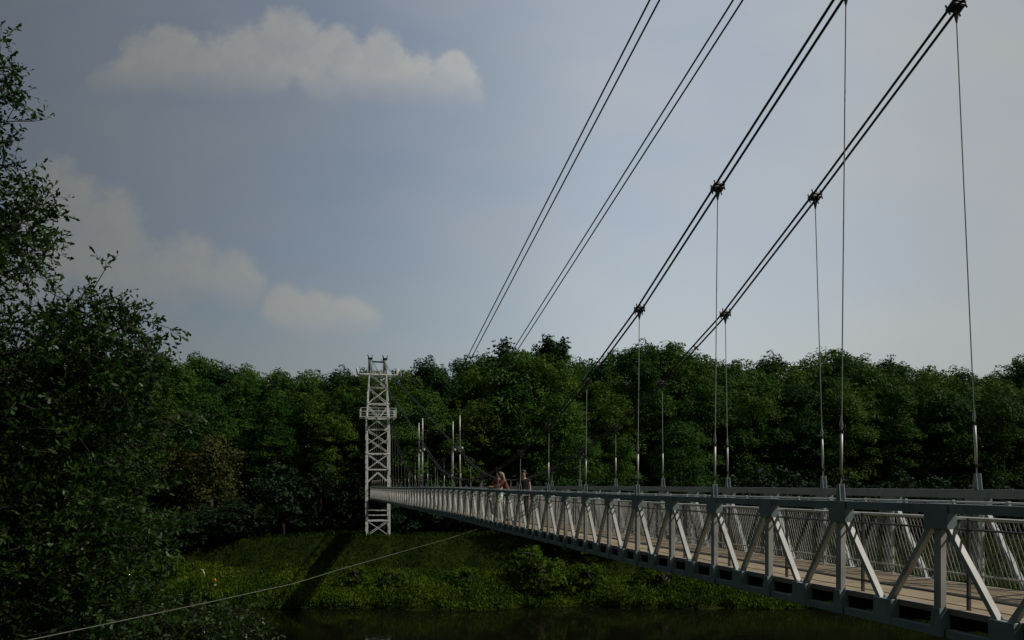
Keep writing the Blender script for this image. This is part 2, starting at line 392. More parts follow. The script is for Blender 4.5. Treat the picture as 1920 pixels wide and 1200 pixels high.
# ------------------------------------------------------------------ the wood beyond the river
PRO = {}
def proto(key, name, mat, **kw):
    v, f, limbs = crown_proto(mat=mat, **kw)
    root = empty(name); np_mesh('crown', v, f, M[mat], root); limbs.build('trunk', M['bark_far'], root, True)
    PRO[key] = [root, False]
RND = [.45, .85, 1.0, .98, .85, .62, .25]; TALL = [.5, .8, .95, 1, .9, .72, .5, .2]; CON = [1, .88, .72, .55, .4, .26, .12, .02]; FUL = [.95, 1.05, 1.0, .95, .8, .55, .2]
proto('round', 'broadleaf_tree', 'leaf_f', h=22, r=5.2, z0=3.2, nclump=110, per=150, rc=1.6, leaf=.34, prof=RND, seed=1)
proto('tall', 'broadleaf_tree', 'leaf_a', h=24, r=4.3, z0=3.5, nclump=105, per=145, rc=1.5, leaf=.33, prof=TALL, seed=2)
proto('broad', 'broadleaf_tree', 'leaf_a', h=20, r=6.0, z0=2.6, nclump=118, per=150, rc=1.7, leaf=.34, prof=FUL, seed=3, lobes=4)
proto('ragged', 'broadleaf_tree', 'leaf_e', h=23, r=4.6, z0=4.0, nclump=95, per=130, rc=1.35, leaf=.33, prof=TALL, seed=4, lobes=3)
proto('conifer', 'conifer_tree', 'leaf_c', h=25, r=3.4, z0=2.5, nclump=170, per=34, rc=.8, leaf=.42, prof=CON, seed=5, lobes=6)
proto('willow', 'willow_tree', 'leaf_b', h=12, r=3.6, z0=1.4, nclump=80, per=60, rc=1.1, leaf=.34, prof=FUL, seed=6, droop=1.0)
proto('shrub', 'woodland_shrub', 'leaf_d', h=5, r=2.8, z0=.4, nclump=60, per=46, rc=.8, leaf=.34, prof=FUL, seed=7)
proto('low', 'bank_shrub', 'weed', h=1.7, r=1.5, z0=.15, nclump=40, per=40, rc=.38, leaf=.2, prof=FUL, seed=8)

def plant(key, x, y, scale, rz, label, cat, group, sz=None):
    root, used = PRO[key]
    o = copy_tree(root) if used else root
    PRO[key][1] = True
    o.location = (x, y, float(ground_z(x, y)) - .1); o.rotation_euler = (0, 0, rz); o.scale = (scale, scale, sz or scale)
    tag(o, label, cat, group); return o

def px(x, y): return (x - 960) * y / 1500           # picture column -> X at depth y (layout only)
SKYL = [(-150, 640), (330, 662), (400, 668), (480, 678), (560, 684), (640, 690), (700, 690), (740, 680), (800, 668), (860, 678), (905, 662), (950, 645), (1040, 638), (1080, 660), (1130, 668), (1190, 645), (1260, 645), (1330, 664), (1370, 654), (1405, 670), (1440, 655), (1480, 678), (1520, 672), (1570, 658), (1640, 655), (1700, 678), (1760, 674), (1810, 690), (1860, 688), (1910, 672), (2080, 668)]
SX, SY = zip(*SKYL)
HT = dict(round=23.6, tall=25.6, broad=21.6, ragged=24.6, conifer=25.9)
def tree_at(pxx, y, key, ytop, label, cat, group, wide=1.0):
    x = px(pxx, y); g = float(ground_z(x, y)); h = E + (905 - ytop) * y / 1500 - g
    s = h / HT[key]
    return plant(key, x, y, min(max(s, .55), 1.25) * wide, random.uniform(0, 6.28), label, cat, group, sz=s)

# front edge of the wood: every tree told apart by what stands before it
FRONT = [(-110, 'round', 760, 'far broadleaf tree hidden behind the oak at the left edge'), (10, 'broad', 760, 'broadleaf tree on the far bank behind the left oak crown'),
 (150, 'tall', 735, 'tall dark tree on the far bank seen through the left oak'), (285, 'round', 720, 'dark tree of the wood just behind the right side of the left oak'),
 (385, 'broad', 735, 'broad dark tree standing behind the yellowish willow'), (520, 'tall', 745, 'tall brownish green tree above the blue green shrub left of the tower'),
 (625, 'round', 770, 'dark tree of the wood immediately left of the lattice tower'), (715, 'ragged', 760, 'dark tree directly behind the lattice tower'),
 (800, 'broad', 730, 'green tree just right of the tower behind the sagging cables'), (885, 'round', 745, 'tree with a light green clump right above the cable spreader frames'),
 (975, 'tall', 715, 'tall tree of the wood rising right behind the walkers'), (1060, 'broad', 740, 'broad tree behind the shortest hangers in the middle of the bridge'),
 (1150, 'round', 735, 'round tree behind the fourth near hanger from the right'), (1235, 'tall', 730, 'tree between the two hangers right of the bridge middle'),
 (1320, 'broad', 720, 'bright green tree where the far cable dips into the wood'), (1410, 'round', 725, 'rounded tree right of the pair of crossing hangers'),
 (1495, 'ragged', 715, 'ragged tree left of the long hanger in the right third'), (1590, 'round', 715, 'tree directly behind the longest near hanger'),
 (1690, 'tall', 725, 'dark tree midway between the last two hangers at the right'), (1780, 'broad', 735, 'broad tree left of the rightmost hanger'),
 (1875, 'round', 720, 'sunlit tree right of the rightmost hanger'), (1985, 'tall', 720, 'tree of the wood cut off by the right edge of the picture')]
GW = 'trees in the wood beyond the river'
for i, (p, k, yt, lab) in enumerate(FRONT):
    tree_at(p + random.uniform(-8, 8), 104 + random.uniform(-1.5, 2), k, yt, lab, 'tree', GW)
for row, (Y0, step, off, drop) in enumerate([(110.5, 66, 40, 26), (117.5, 56, 0, 4), (125, 58, 30, 2), (135, 74, 10, 14)]):
    p = -150 + off
    while p < 2080:
        k = random.choice(['round', 'tall', 'broad', 'ragged', 'tall', 'round'])
        yt = np.interp(p, SX, SY) + drop + random.uniform(-10, 20)
        tree_at(p, Y0 + random.uniform(-2, 2), k, yt, 'broadleaf tree of the dense green wood, behind its front row of trees', 'tree', GW)
        p += step * random.uniform(.85, 1.15)
for p, Y, yt, lab in [(945, 116, 640, 'dark conifer poking above the wood beside the second pair of stay cables'), (1028, 118, 634, 'dark conifer at the highest point of the wood'),
                      (1053, 119, 640, 'dark conifer right of the highest one on the skyline')]:
    tree_at(p, Y, 'conifer', yt, lab, 'tree', GW)
plant('willow', px(395, 98), 98, 1.0, .4, 'yellowish drooping willow at the edge of the far wood left of the tower', 'tree', None)
plant('willow', px(330, 101), 101, .9, 2.4, 'second yellowish willow half hidden behind the left oak', 'tree', None)
plant('shrub', px(530, 96), 96, 1.35, .9, 'blue green bushy shrub on the grass left of the tower', 'shrub', None, sz=1.5)
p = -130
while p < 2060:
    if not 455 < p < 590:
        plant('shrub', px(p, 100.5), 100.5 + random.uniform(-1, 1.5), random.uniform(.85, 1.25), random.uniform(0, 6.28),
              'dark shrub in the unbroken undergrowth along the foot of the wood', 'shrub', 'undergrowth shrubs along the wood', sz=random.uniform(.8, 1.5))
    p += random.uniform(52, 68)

tree_at(1085, 88.5, 'broad', 812, 'lower tree on the far bank seen above the rails right of the walkers', 'tree', GW)
tree_at(1170, 87.5, 'tall', 815, 'slim lower tree on the far bank left of the hanger clamped just above the wood', 'tree', GW)
tree_at(1275, 90, 'broad', 790, 'light green lower tree right of the second far hanger of the middle', 'tree', GW)
for a, b, lab, gr in ((1010, 1760, 'dark bush in the row on the far bank seen through the bridge lattice', 'bushes on the far bank behind the bridge'), (-60, 500, 'dark bush in the row on the bank below the left part of the wood', 'bushes on the left far bank')):
    p = a
    while p < b:
        Yb = 92.5 + random.uniform(-1.2, 1.5)
        plant('shrub', px(p, Yb), Yb, random.uniform(.9, 1.3), random.uniform(0, 6.28), lab, 'shrub', gr, sz=random.uniform(1.0, 1.5) if a > 0 else random.uniform(.7, 1.0))
        p += random.uniform(50, 70)

# ------------------------------------------------------------------ far bank vegetation
def weeds():
    parts = []
    n = 62000
    x = rng.uniform(-62, 62, n); t = rng.beta(1.0, 1.5, n) * 9.2
    y = shore(x) + t
    dens = hnoise(x*2.3 + 5, y*2.1) ; keep = dens + rng.uniform(-.9, .9, n) > -.45
    x, y, t = x[keep], y[keep], t[keep]
    z = ground_z(x, y); n = len(x)
    hh = (np.where(t < 4.2, 1.1, .42)) * (.7 + .75 * hnoise(x*3.1, y*2.7)) * rng.uniform(.5, 1.2, n)
    for lev in (.35, .75, 1.0):
        c = np.stack([x + rng.normal(scale=.12, size=n), y + rng.normal(scale=.12, size=n), z + hh * lev * rng.uniform(.8, 1.1, n)], 1)
        up = np.tile(np.array([0, -.3, .8]), (n, 1))
        parts.append(leaves_at(c, .21 * rng.uniform(.6, 1.5, n), up, .45, dirs=np.stack([rng.normal(scale=.6, size=n), rng.normal(scale=.6, size=n), np.ones(n)], 1)))
    v, f = merge(parts)
    tag(np_mesh('bank_grass', v, f, M['weed']), 'lush green weeds and reeds along the far water line', 'grass', kind='stuff')
    # shorter grass on the mound and the meadow behind
    n = 42000
    x = rng.uniform(-70, 70, n); y = shore(x) + rng.uniform(9, 26, n); z = ground_z(x, y)
    c = np.stack([x, y, z + .16], 1)
    v, f = leaves_at(c, .34 * rng.uniform(.5, 1.5, n), np.tile(np.array([0, -.6, .6]), (n, 1)), .5, aspect=.3, dirs=np.stack([rng.normal(scale=.5, size=n), rng.normal(scale=.5, size=n), np.ones(n)], 1))
    tag(np_mesh('meadow_grass', v, f, M['meadow']), 'short grass on the mound around the tower foot', 'grass', kind='stuff')
weeds()
for p, Y, s, lab in [(1010, 80.5, 2.1, 'large leafy clump on the bank below the middle of the bridge'), (1095, 80, 1.5, 'rounded leafy clump right of the largest bank clump'),
                     (870, 79.5, 1.0, 'low leafy clump at the water left of the largest bank clump'), (735, 79.2, 1.0, 'low leafy clump by the water below the tower'),
                     (1245, 79.8, 1.6, 'leafy clump near the water under the bridge deck'), (660, 80.5, 1.1, 'leafy clump where the thin guy cable crosses the bank'), (1340, 80, 1.1, 'leafy clump on the bank at the right end of the open grass'),
                     (310, 85, 1.3, 'dark leafy clump on the far bank right below the left oak')]:
    plant('low', px(p, Y), Y, s, random.uniform(0, 6), lab, 'shrub', 'leafy clumps on the far bank')
# small things at the far water line on the left
xm, ym = px(403, 78.4), 78.4; zm = float(ground_z(xm, ym))
zt = E - (1088 - 905) * ym / 1500
mk = empty('marker_post', (xm, ym, zm), 'small orange topped marker post at the left far water line', 'marker post')
MB().tube([(0, 0, -.3), (0, 0, zt - zm - .1)], .05, 8).build('post', M['paint_worn'], mk)
MB().ball((0, 0, zt - zm), (.13, .13, .2), 10, 8).build('orange_head', M['orange'], mk, True)
MB().tube([(0, 0, zt - zm - .55), (0, 0, zt - zm - .38)], [.15, .15], 10).build('collar', M['paint_worn'], mk)
xs_, ys_ = px(381, 82.5), 82.5; zs_ = float(ground_z(xs_, ys_))
zt = E - (1067 - 905) * ys_ / 1500
tag(MB().tube([(xs_ - .1, ys_, zs_ - .2), (xs_ + .1, ys_, zs_ + (zt - zs_)*.5), (xs_ + .12, ys_, zt - .5), (xs_ - .05, ys_, zt - .12), (xs_ - .3, ys_, zt)], [.07, .08, .08, .07, .05], 7).build('dead_stick', M['wood_pale'], None, True),
    'pale bent dead stick standing in the grass near the orange marker', 'stick')

# ------------------------------------------------------------------ near oak and bush on the left
OAK = np.array([(-1, 0, 0), (-.55, -.36, .06), (-.2, -.24, .04), (.2, -.52, .1), (.95, 0, -.08), (.2, .52, .1), (-.2, .24, .04), (-.55, .36, .06)])
def leafy(name, label, cat, trunk, lobes, n, spacing, leaf, mat, seed, twigs=3, per=6, sprouts=()):
    """a tree grown to fill LOBES (ellipsoids: centre, radii, weight): skeleton from the trunk to every leafy point, twigs and leaves on each"""
    global rng
    keep = rng; rng = np.random.default_rng(seed)
    wts = np.array([l[2] for l in lobes], float); wts /= wts.sum()
    pts = []
    tries = 0
    while len(pts) < n and tries < n * 30:
        tries += 1
        c, r, _ = lobes[rng.choice(len(lobes), p=wts)]
        d = rng.normal(size=3); d /= np.linalg.norm(d); q = rng.uniform(.05, 1) ** .45
        q *= 1 + .16 * math.sin(d[0]*7 + d[2]*9 + c[0]*3) + .1 * math.sin(d[2]*17 + c[2]*5)
        p = np.array(c) + d * q * np.array(r)
        if pts and np.min(np.sum((np.array(pts) - p) ** 2, 1)) < spacing ** 2: continue
        pts.append(p)
    pts += [np.array(s) for s in sprouts]
    pts = np.array(pts); tr = np.array(trunk)
    nodes = [tr[0]]; par = [-1]
    for a, b in zip(tr[:-1], tr[1:]):
        for t in np.linspace(.2, 1, 5): nodes.append(a + (b - a) * t); par.append(len(nodes) - 2)
    ntr = len(nodes)
    dist = np.array([np.min(np.sum((np.array(nodes) - p) ** 2, 1)) for p in pts]); order = np.argsort(dist)
    cost = [0.0] * ntr; tips = []
    for i in order:
        p = pts[i]; N = np.array(nodes); dv = p - N; dd = np.linalg.norm(dv, axis=1)
        j = int(np.argmin(dd + .30 * np.array(cost) + .5 * np.clip(-dv[:, 2], 0, 9)))
        a = N[j]; L = dd[j]; prev = j
        steps = max(1, int(L / .35))
        for s in range(1, steps + 1):
            t = s / steps; q = a + (p - a) * t
            if s < steps: q = q + rng.normal(scale=.05, size=3) * min(1, L); q[2] += .06 * L * math.sin(math.pi * t)
            nodes.append(q); par.append(prev); cost.append(cost[prev] + L / steps); prev = len(nodes) - 1
        tips.append((prev, p - a))
    N = np.array(nodes); area = np.zeros(len(N))
    hasc = np.zeros(len(N), bool)
    for j in range(1, len(N)): hasc[par[j]] = True
    area[~hasc] = 1
    for j in range(len(N) - 1, 0, -1): area[par[j]] += area[j]
    rad = .0052 * np.sqrt(area) + .001
    root = empty(name, tuple(tr[0]), label, cat)
    base = Vector(tr[0])
    T, Bc = MB(), MB()
    for j in range(1, len(N)):
        if j < ntr: continue
        mb = Bc; r0 = min(rad[par[j]], rad[j] * 1.35); sides = 6 if rad[j] > .02 else 4 if rad[j] > .008 else 3
        mb.tube([Vector(N[par[j]]) - base, Vector(N[j]) - base], [r0, rad[j]], sides, False)
    T.tube([Vector(N[j]) - base for j in range(ntr)], [max(.05, rad[j]) for j in range(ntr)], 10)
    lc, ld, lb = [], [], []
    for (j, dv) in tips:
        dv = dv / (np.linalg.norm(dv) + 1e-6)
        for t in range(twigs):
            d = dv * .7 + rng.normal(scale=.6, size=3) + np.array([0, 0, .15]); d /= np.linalg.norm(d)
            Lt = rng.uniform(.14, .34); e = N[j] + d * Lt
            Bc.tube([Vector(N[j]) - base, Vector(N[j] + d*Lt*.5 + rng.normal(scale=.012, size=3)) - base, Vector(e) - base], [.004, .003, .002], 3, False)
            for q in range(per):
                f = (q + 1) / per; pos = N[j] + d * Lt * f
                a = d * .6 + rng.normal(scale=.75, size=3); a /= np.linalg.norm(a)
                lc.append(pos + a * leaf * .5); ld.append(a); lb.append(np.array([0, 0, 1.0]))
    lc, ld, lb = np.array(lc), np.array(ld), np.array(lb)
    v, f = leaves_at(lc - tr[0], leaf * rng.uniform(.6, 1.25, len(lc)), lb, .35, OAK, .6, ld)
    np_mesh('crown', v, f, mat, root)
    Bc.build('branches', M['bark'], root, True); T.build('trunk', M['bark'], root, True)
    rng = keep
    return root

gx = lambda x, y: float(ground_z(x, y))
leafy('oak_tree', 'large dark oak filling the left edge of the picture with leafy branches', 'tree',
      [(-8.6, 11.4, gx(-8.6, 11.4) - .2), (-8.3, 11.2, E - 1.5), (-8.1, 11.0, E + 1.5), (-7.9, 11, E + 4.2), (-7.7, 11, E + 5.6)],
      [((-5.62, 10.9, E + 1.6), (.82, 1.0, .95), 1.7), ((-5.95, 10.9, E + .75), (1.25, 1.3, 1.9), 2.7), ((-5.9, 10.9, E - .95), (1.15, 1.4, 1.4), 3.4), ((-7.5, 11.2, E + .8), (1.5, 1.6, 1.9), 2.4), ((-7.3, 11.2, E - 1.3), (1.6, 1.6, 1.5), 2.6),
       ((-7.3, 11, E + 3.5), (.9, 1.0, .9), 1.6), ((-7.5, 11, E + 5.3), (.66, .8, 1.05), .8), ((-6.9, 12.4, E - 2.2), (1.1, .8, .8), 1.6), ((-9.6, 11.8, E + 2), (1.6, 1.8, 3.0), .8)],
      2750, .125, .092, M['leaf_near'], 21, 3, 7,
      [(-4.66, 10.9, E + 2.1), (-5.55, 10.9, E + 2.9)])
leafy('riverside_bush', 'leafy dark bush in the bottom left corner under the oak', 'bush',
      [(-6.6, 15.0, gx(-6.6, 15.0) - .1), (-6.6, 14.9, E - 2.9), (-6.5, 14.8, E - 2.5)],
      [((-5.5, 14.6, E - 2.95), (1.15, .8, .75), 2.0), ((-7.8, 14.7, E - 2.45), (1.3, .8, .9), 2.2), ((-7.5, 14.5, E - 2.05), (.9, .7, .45), .9), ((-6.6, 14.5, E - 2.7), (.9, .7, .7), 1.2)],
      700, .12, .10, M['leaf_bush'], 22, 3, 6)

# ------------------------------------------------------------------ the bridge
dB = Vector((-.23337, .97239, 0)); nB = Vector((.97239, .23337, 0)); UP = Vector((0, 0, 1))
PAN, WID = 1.5, 1.86
def Yk(k): return 7.651 + 1.458 * k
def at(k, o, z):                         # k panels along, o metres across from the near truss, z relative to the eye
    p = Vector((4.094, 7.651, 0)) + dB * (k * PAN) + nB * o; p.z = E + z; return p
def z_top(k): return float(np.interp(Yk(k), [0, 7.5, 11, 15, 25, 36, 45, 56, 75, 95], [-.2, -.2, -.215, -.23, -.24, -.225, -.27, -.36, -.44, -.52]))
def z_topf(k): return float(np.interp(Yk(k), [0, 8.7, 14.3, 23, 29, 40, 56, 75, 95], [-.08, -.081, -.086, -.1, -.125, -.2, -.35, -.44, -.52]))
def z_bot(k): return float(np.interp(Yk(k), [0, 8, 9.5, 12.6, 15, 19, 26, 35, 44, 56, 75, 95], [-1.44, -1.46, -1.485, -1.505, -1.54, -1.55, -1.585, -1.58, -1.65, -1.73, -1.85, -2.0]))
def z_deck(k): return z_bot(k) + .262
K0, K1 = -3, 60
ks = [K0 + .5 * i for i in range(int((K1 - K0) * 2) + 1)]

bridge = empty('suspension_footbridge', at(20, .93, -1.6), 'long pale grey steel suspension footbridge running from the right foreground to the tower', 'footbridge')
bl = bridge.location.copy()
def part(mb, name, mat, parent=None, **kw):
    """link a mesh built in world coordinates under the bridge (or one of its parts)"""
    mb.v = [v - bl for v in mb.v]
    return mb.build(name, mat, parent if parent is not None else bridge, **kw)

# deck: lengthwise boards, edge strips, floor beams
pl = MB(); nb = 9; bw = (WID - .24) / nb
for b in range(nb):
    o = .12 + bw * (b + .5); dz = random.uniform(-.004, .004)
    pl.sweep([at(k, o, z_deck(k) - .02 + dz) for k in ks], nB, bw - .008, .04)
deck = part(pl, 'deck', M['plank'])
ed = MB()
for o in (.075, WID - .075): ed.sweep([at(k, o, z_deck(k) - .027) for k in ks], nB, .07, .06)
part(ed, 'edge_strip', M['edge'], deck)
fb = MB()
for k in ks:
    fb.box(at(k, WID / 2, z_deck(k) - .142), nB * (WID/2 - .06), dB * .05, UP * .09)
for o in (.3, .62, .95, 1.3, 1.58): fb.sweep([at(k, o, z_deck(k) - .13) for k in ks], nB, .06, .15)
part(fb, 'floor_beams', M['beam'], deck)

def side_truss(o, ztop, sgn, chord, n_ind):
    """one lattice side: top chord (the part's own mesh), bottom chord, gussets, posts, diagonals"""
    mb = MB(); mb.sweep([at(k, o, ztop(k) - chord/2) for k in ks], nB, .10, chord)
    T = part(mb, 'side_truss', M['paint'])
    mb = MB(); mb.sweep([at(k, o, z_bot(k) + .0375) for k in ks], nB, .09, .075)
    part(mb, 'bottom_chord', M['paint'], T)
    rest = MB(); pw = M['paint_worn'] if sgn < 0 else M['paint']
    for k in range(K0, K1):
        ind = 0 <= k + 1 < n_ind + 1
        def new(): return MB() if ind else rest
        def done(m, name, mat, bev=0):
            if ind: part(m, name, mat, T, bevel=bev)
        zt_, zb_ = ztop(k), z_bot(k)
        m = new(); m.box(at(k, o + (.014 if sgn > 0 else 0), zt_ - (.118 if sgn < 0 else .11)), dB * .15, nB * .058, UP * (.122 if sgn < 0 else .104)); done(m, 'gusset_plate', M['paint'], .006)
        m = new(); m.box(at(k, o, (zt_ - .24 + zb_ + .075) / 2), dB * .044, nB * .036, UP * ((zt_ - .24 - zb_ - .075) / 2)); done(m, 'post', pw, .006)
        m = new()
        i = len(m.v)
        for (a, z) in ((-.05, .26), (.05, .26), (.085, -.002), (-.085, -.002)):
            for s in (-1, 1): m.v.append(at(k, o, z_bot(k) + z) + dB * a + nB * (.052 * s))
        m.f += [(i, i+2, i+4, i+6), (i+7, i+5, i+3, i+1), (i, i+1, i+3, i+2), (i+2, i+3, i+5, i+4), (i+4, i+5, i+7, i+6), (i+6, i+7, i+1, i)]
        done(m, 'post_foot', M['paint'])
        kh = k + .5; m = new(); m.box(at(kh, o, z_bot(kh) + .13), dB * .135, nB * .054, UP * .1325); done(m, 'node_plate', M['paint'], .005)
        for s in (-1, 1):
            kq = k + .5 * s
            a = at(k, o, zt_ - .20) + dB * (.09 * s); b = at(kq, o, z_bot(kq) + .235) - dB * (.06 * s)
            m = new(); m.bar(a, b, .072, .05, nB); done(m, 'diagonal', pw, .005)
    if sgn < 0:
        for k in range(0, 12):
            for c_, z_ in ((ztop(k - .1) - chord/2, chord/2 + .002), (z_bot(k - .1) + .0375, .0395)):
                m = MB(); m.box(at(k - (.104 if z_ > .04 else .075), o, c_), dB * .0045, nB * .0525, UP * z_); part(m, 'splice_joint', M['dark_steel'], T)
    r = part(rest, 'distant_lattice', pw, T); r['kind'] = 'stuff'
    return T
near_truss = side_truss(0, z_top, -1, .086, 30); near_truss['label'] = 'lattice side of the bridge nearest the camera'
far_truss = side_truss(WID, z_topf, 1, .105, 14); far_truss['label'] = 'far lattice side of the bridge'

# inner railings
def railing(o, infill):
    mb = MB()
    mb.tube([at(k, o, z_top(k) - .135) for k in ks], .016, 6)
    Rr = part(mb, 'railing', M['pipe'])
    m = MB()
    for dz in (-.24, ): m.tube([at(k, o, z_top(k) + dz) for k in ks], .012, 5)
    part(m, 'middle_rail', M['pipe_dark'], Rr)
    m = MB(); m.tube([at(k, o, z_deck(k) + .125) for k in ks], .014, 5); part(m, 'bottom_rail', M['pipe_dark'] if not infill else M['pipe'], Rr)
    rest = MB()
    for k in range(K0, K1):
        ind = -1 <= k < 28; m = MB() if ind else rest
        kk = k - .14; m.bar(at(kk, o, z_deck(k) + .0), at(kk, o, z_top(k) - .13), .028, .028, nB)
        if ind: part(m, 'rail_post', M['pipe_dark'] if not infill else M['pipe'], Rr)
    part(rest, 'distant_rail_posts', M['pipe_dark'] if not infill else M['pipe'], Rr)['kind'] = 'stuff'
    if infill:
        m = MB(); step = .062 / PAN; k = float(K0); i = 0
        while k < K1 - .3:
            a = at(k, o, z_deck(k) + .03); b = at(k + .19, o, z_top(k) - .25)
            m.tube([a, b], .0085, 4, False); k += step * (1 if k < 12 else 1.25)
        for (oo,) in ((o + .022,),):
            k = float(K0)
            while k < K1 - .3:
                m.tube([at(k + .19, oo, z_deck(k) + .03), at(k, oo, z_top(k) - .25)], .003, 3, False); k += step * 2
        r = part(m, 'bar_infill', M['mesh'], Rr)
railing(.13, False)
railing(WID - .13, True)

# conduit with clips on the near top chord
m = MB(); m.tube([at(k, .03, z_top(k) + .022) for k in ks], .009, 6)
for i in range(int((K1 - K0) * 2.4)):
    k = K0 + i / 2.4; m.box(at(k, .03, z_top(k) + .018), dB * .012, nB * .016, UP * .02)
part(m, 'conduit', M['pipe'])

# ------------------------------------------------------------------ suspension cables
S1 = ([-6, -2, 3, 9.1, 12.03, 14.94, 17.86, 20.77, 23.7, 26.6, 29.5, 32.4, 35.5, 39, 42, 45.6, 51, 57.6, 69, 83, 95.2],
      [18, 13.0, 9.4, 5.65, 4.45, 3.25, 2.28, 1.48, .9, .45, .18, .1, .22, .6, 1.2, 2.1, 3.35, 5.1, 7.8, 11.4, 14.75])
S2 = ([-6, 14.45, 20.2, 32.9, 40, 46.5, 51, 54, 57.5, 60.6, 63.5, 66.4, 69.3, 72.2, 75.1, 78, 81, 84, 90, 95.2],
      [13.2, 8.7, 7.5, 4.85, 3.4, 2.2, 1.25, .75, .25, .12, .18, .45, .9, 1.5, 2.3, 3.3, 4.5, 6.2, 10.5, 14.75])
def h_c(S, k): return float(np.interp(Yk(k), S[0], S[1]))
def cable_o(plane, h, lean=False):
    if plane == 0: return .012 * h
    return WID - (.0017 * min(max(h, 0), 6) ** 3 if lean else .028 * h)
TOWK = (95.2 - 7.651) / 1.458
CB = {}
for S, nm in ((S1, 'a'), (S2, 'b')):
    for plane in (0, 1):
        kk = sorted(set([(y - 7.651) / 1.458 for y in S[0]]))
        sep = .055 if nm == 'a' else .088
        lab = {('a', 0): 'pair of black main cables on the camera side carrying the nearest hangers', ('a', 1): 'pair of black main cables on the far side, rightmost in the sky',
               ('b', 0): 'pair of black stay cables leftmost in the sky without hangers', ('b', 1): 'pair of black stay cables second from the left in the sky'}[(nm, plane)]
        root = empty('suspension_cable', at(20, cable_o(plane, 0), 2), lab, 'cable', 'main cables of the footbridge')
        for s in (-1, 1):
            m = MB(); m.tube([at(k, cable_o(plane, h_c(S, k), nm == 'a' and Yk(k) < 46) + s * sep, h_c(S, k)) - root.location for k in kk], .017, 6)
            m.build('strand', M['cable'], root, True)

def hanger(k, plane, S, label, detail):
    zc = h_c(S, k); zt_ = (z_top if plane == 0 else z_topf)(k); ob = 0 if plane == 0 else WID
    oc = cable_o(plane, zc, S is S1 and Yk(k) < 46); base = at(k, ob, zt_ + .004)
    root = empty('suspension_hanger', base, label, 'hanger', 'hanger rods of the footbridge')
    top = at(k, oc, zc) - base; d = top.normalized(); Lh = top.length
    if Lh < .25: 
        MB().tube([(0, 0, -.02), tuple(top)], .012, 6).build('rod', M['galv'], root); return root
    zb = min(.19, Lh * .3)
    m = MB()                                              # two tapering anchor plates and their bolt
    for s in (-1, 1):
        i = len(m.v)
        for (a, z) in ((-.05, -.06), (.05, -.06), (.018, zb), (-.018, zb)):
            for t in (-1, 1): m.v.append(dB * a + nB * (.03 * s + .006 * t) + UP * z)
        m.f += [(i, i+2, i+4, i+6), (i+7, i+5, i+3, i+1), (i, i+1, i+3, i+2), (i+2, i+3, i+5, i+4), (i+4, i+5, i+7, i+6), (i+6, i+7, i+1, i)]
    m.tube([nB * -.06 + UP * .0, nB * .06 + UP * .0], .018, 6); m.build('anchor_plate', M['paint'], root)
    a = d * (zb - .03)
    long = Lh > 1.4
    s0, s1 = zb + .09, zb + .09 + .5
    rod = MB(); rod.tube([a, d * s0], .009, 6)
    if long:
        rod.tube([d * (s1 + .0), top], .0075, 6)
        sl_ = MB(); sl_.tube([d * s0, d * s1], .0175, 8)
        sl_.build('turnbuckle', M['pipe'], root, True)
        for z0, z1 in ((s0 - .02, s0 + .015), (s1 - .015, s1 + .02)): MB().tube([d * z0, d * z1], .026, 6).build('lock_nut', M['dark_steel'], root)
        if detail: 
            lp = MB(); e = d * (s1 + .02)
            lp.tube([e, e + nB*.016 + UP*.05, e + UP*.13], .007, 5); lp.tube([e, e - nB*.016 + UP*.06 + dB*.01, e + UP*.17], .007, 5); lp.build('thimble', M['galv'], root)
    else: rod.tube([d * s0, top], .0085, 6)
    rod.build('rod', M['galv'], root)
    c = MB()                                              # clamp block, bolts and fork hugging both strands
    slope = (h_c(S, k + .1) - h_c(S, k - .1)) / (.2 * PAN); t = (dB + UP * slope).normalized(); q = nB; r_ = t.cross(q)
    c.box(top, t * .075, q * .085, r_ * .014); c.box(top + r_ * .035, t * .06, q * .08, r_ * .012)
    for s1_ in (-1, 1):
        for s2_ in (-1, 0, 1): c.tube([top + t * (.055 * s1_) + q * (.072 * s2_) - r_ * .07, top + t * (.055 * s1_) + q * (.072 * s2_) + r_ * .09], .011, 6)
    c.tube([top + q * .04, top - d * .2], [.02, .010], 6); c.tube([top - q * .04, top - d * .2], [.02, .010], 6)
    c.build('cable_clamp', M['dark_steel'], root)
    return root

NEARLAB = {1: 'long thin hanger rod on the near truss leaving the top of the picture', 3: 'near truss hanger crossing the rightmost cable pair, clamped high in the sky', 5: 'near truss hanger whose clamp sits just above the tree line',
           7: 'near truss hanger reaching up to the cable just below the tree line', 9: 'short near truss hanger with a clamp against dark trees, two right of the walkers', 11: 'short near truss hanger standing right in front of the walkers'}
FARLAB = {1: 'rightmost hanger on the far truss with a long pale turnbuckle', 3: 'far truss hanger just left of the longest hanger', 5: 'far truss hanger right beside a near truss hanger, clamped to the rightmost cable',
          7: 'far truss hanger ending in the dark wood, third from the right on that side', 9: 'far truss hanger with a pale clamp, fourth from the right on that side', 11: 'shortest far truss hanger right of the walkers'}
for plane, labs in ((0, NEARLAB), (1, FARLAB)):
    for k in range(1, 59, 2):
        S = S1 if Yk(k) < 46 else S2
        lab = labs.get(k)
        if lab is None:
            side = 'near' if plane == 0 else 'far'
            lab = (f'small hanger rod on the {side} truss between the walkers and the spreader frames' if Yk(k) < 46 else f'small hanger rod in the dense row on the {side} truss close to the tower')
        hanger(k, plane, S, lab, k < 6)

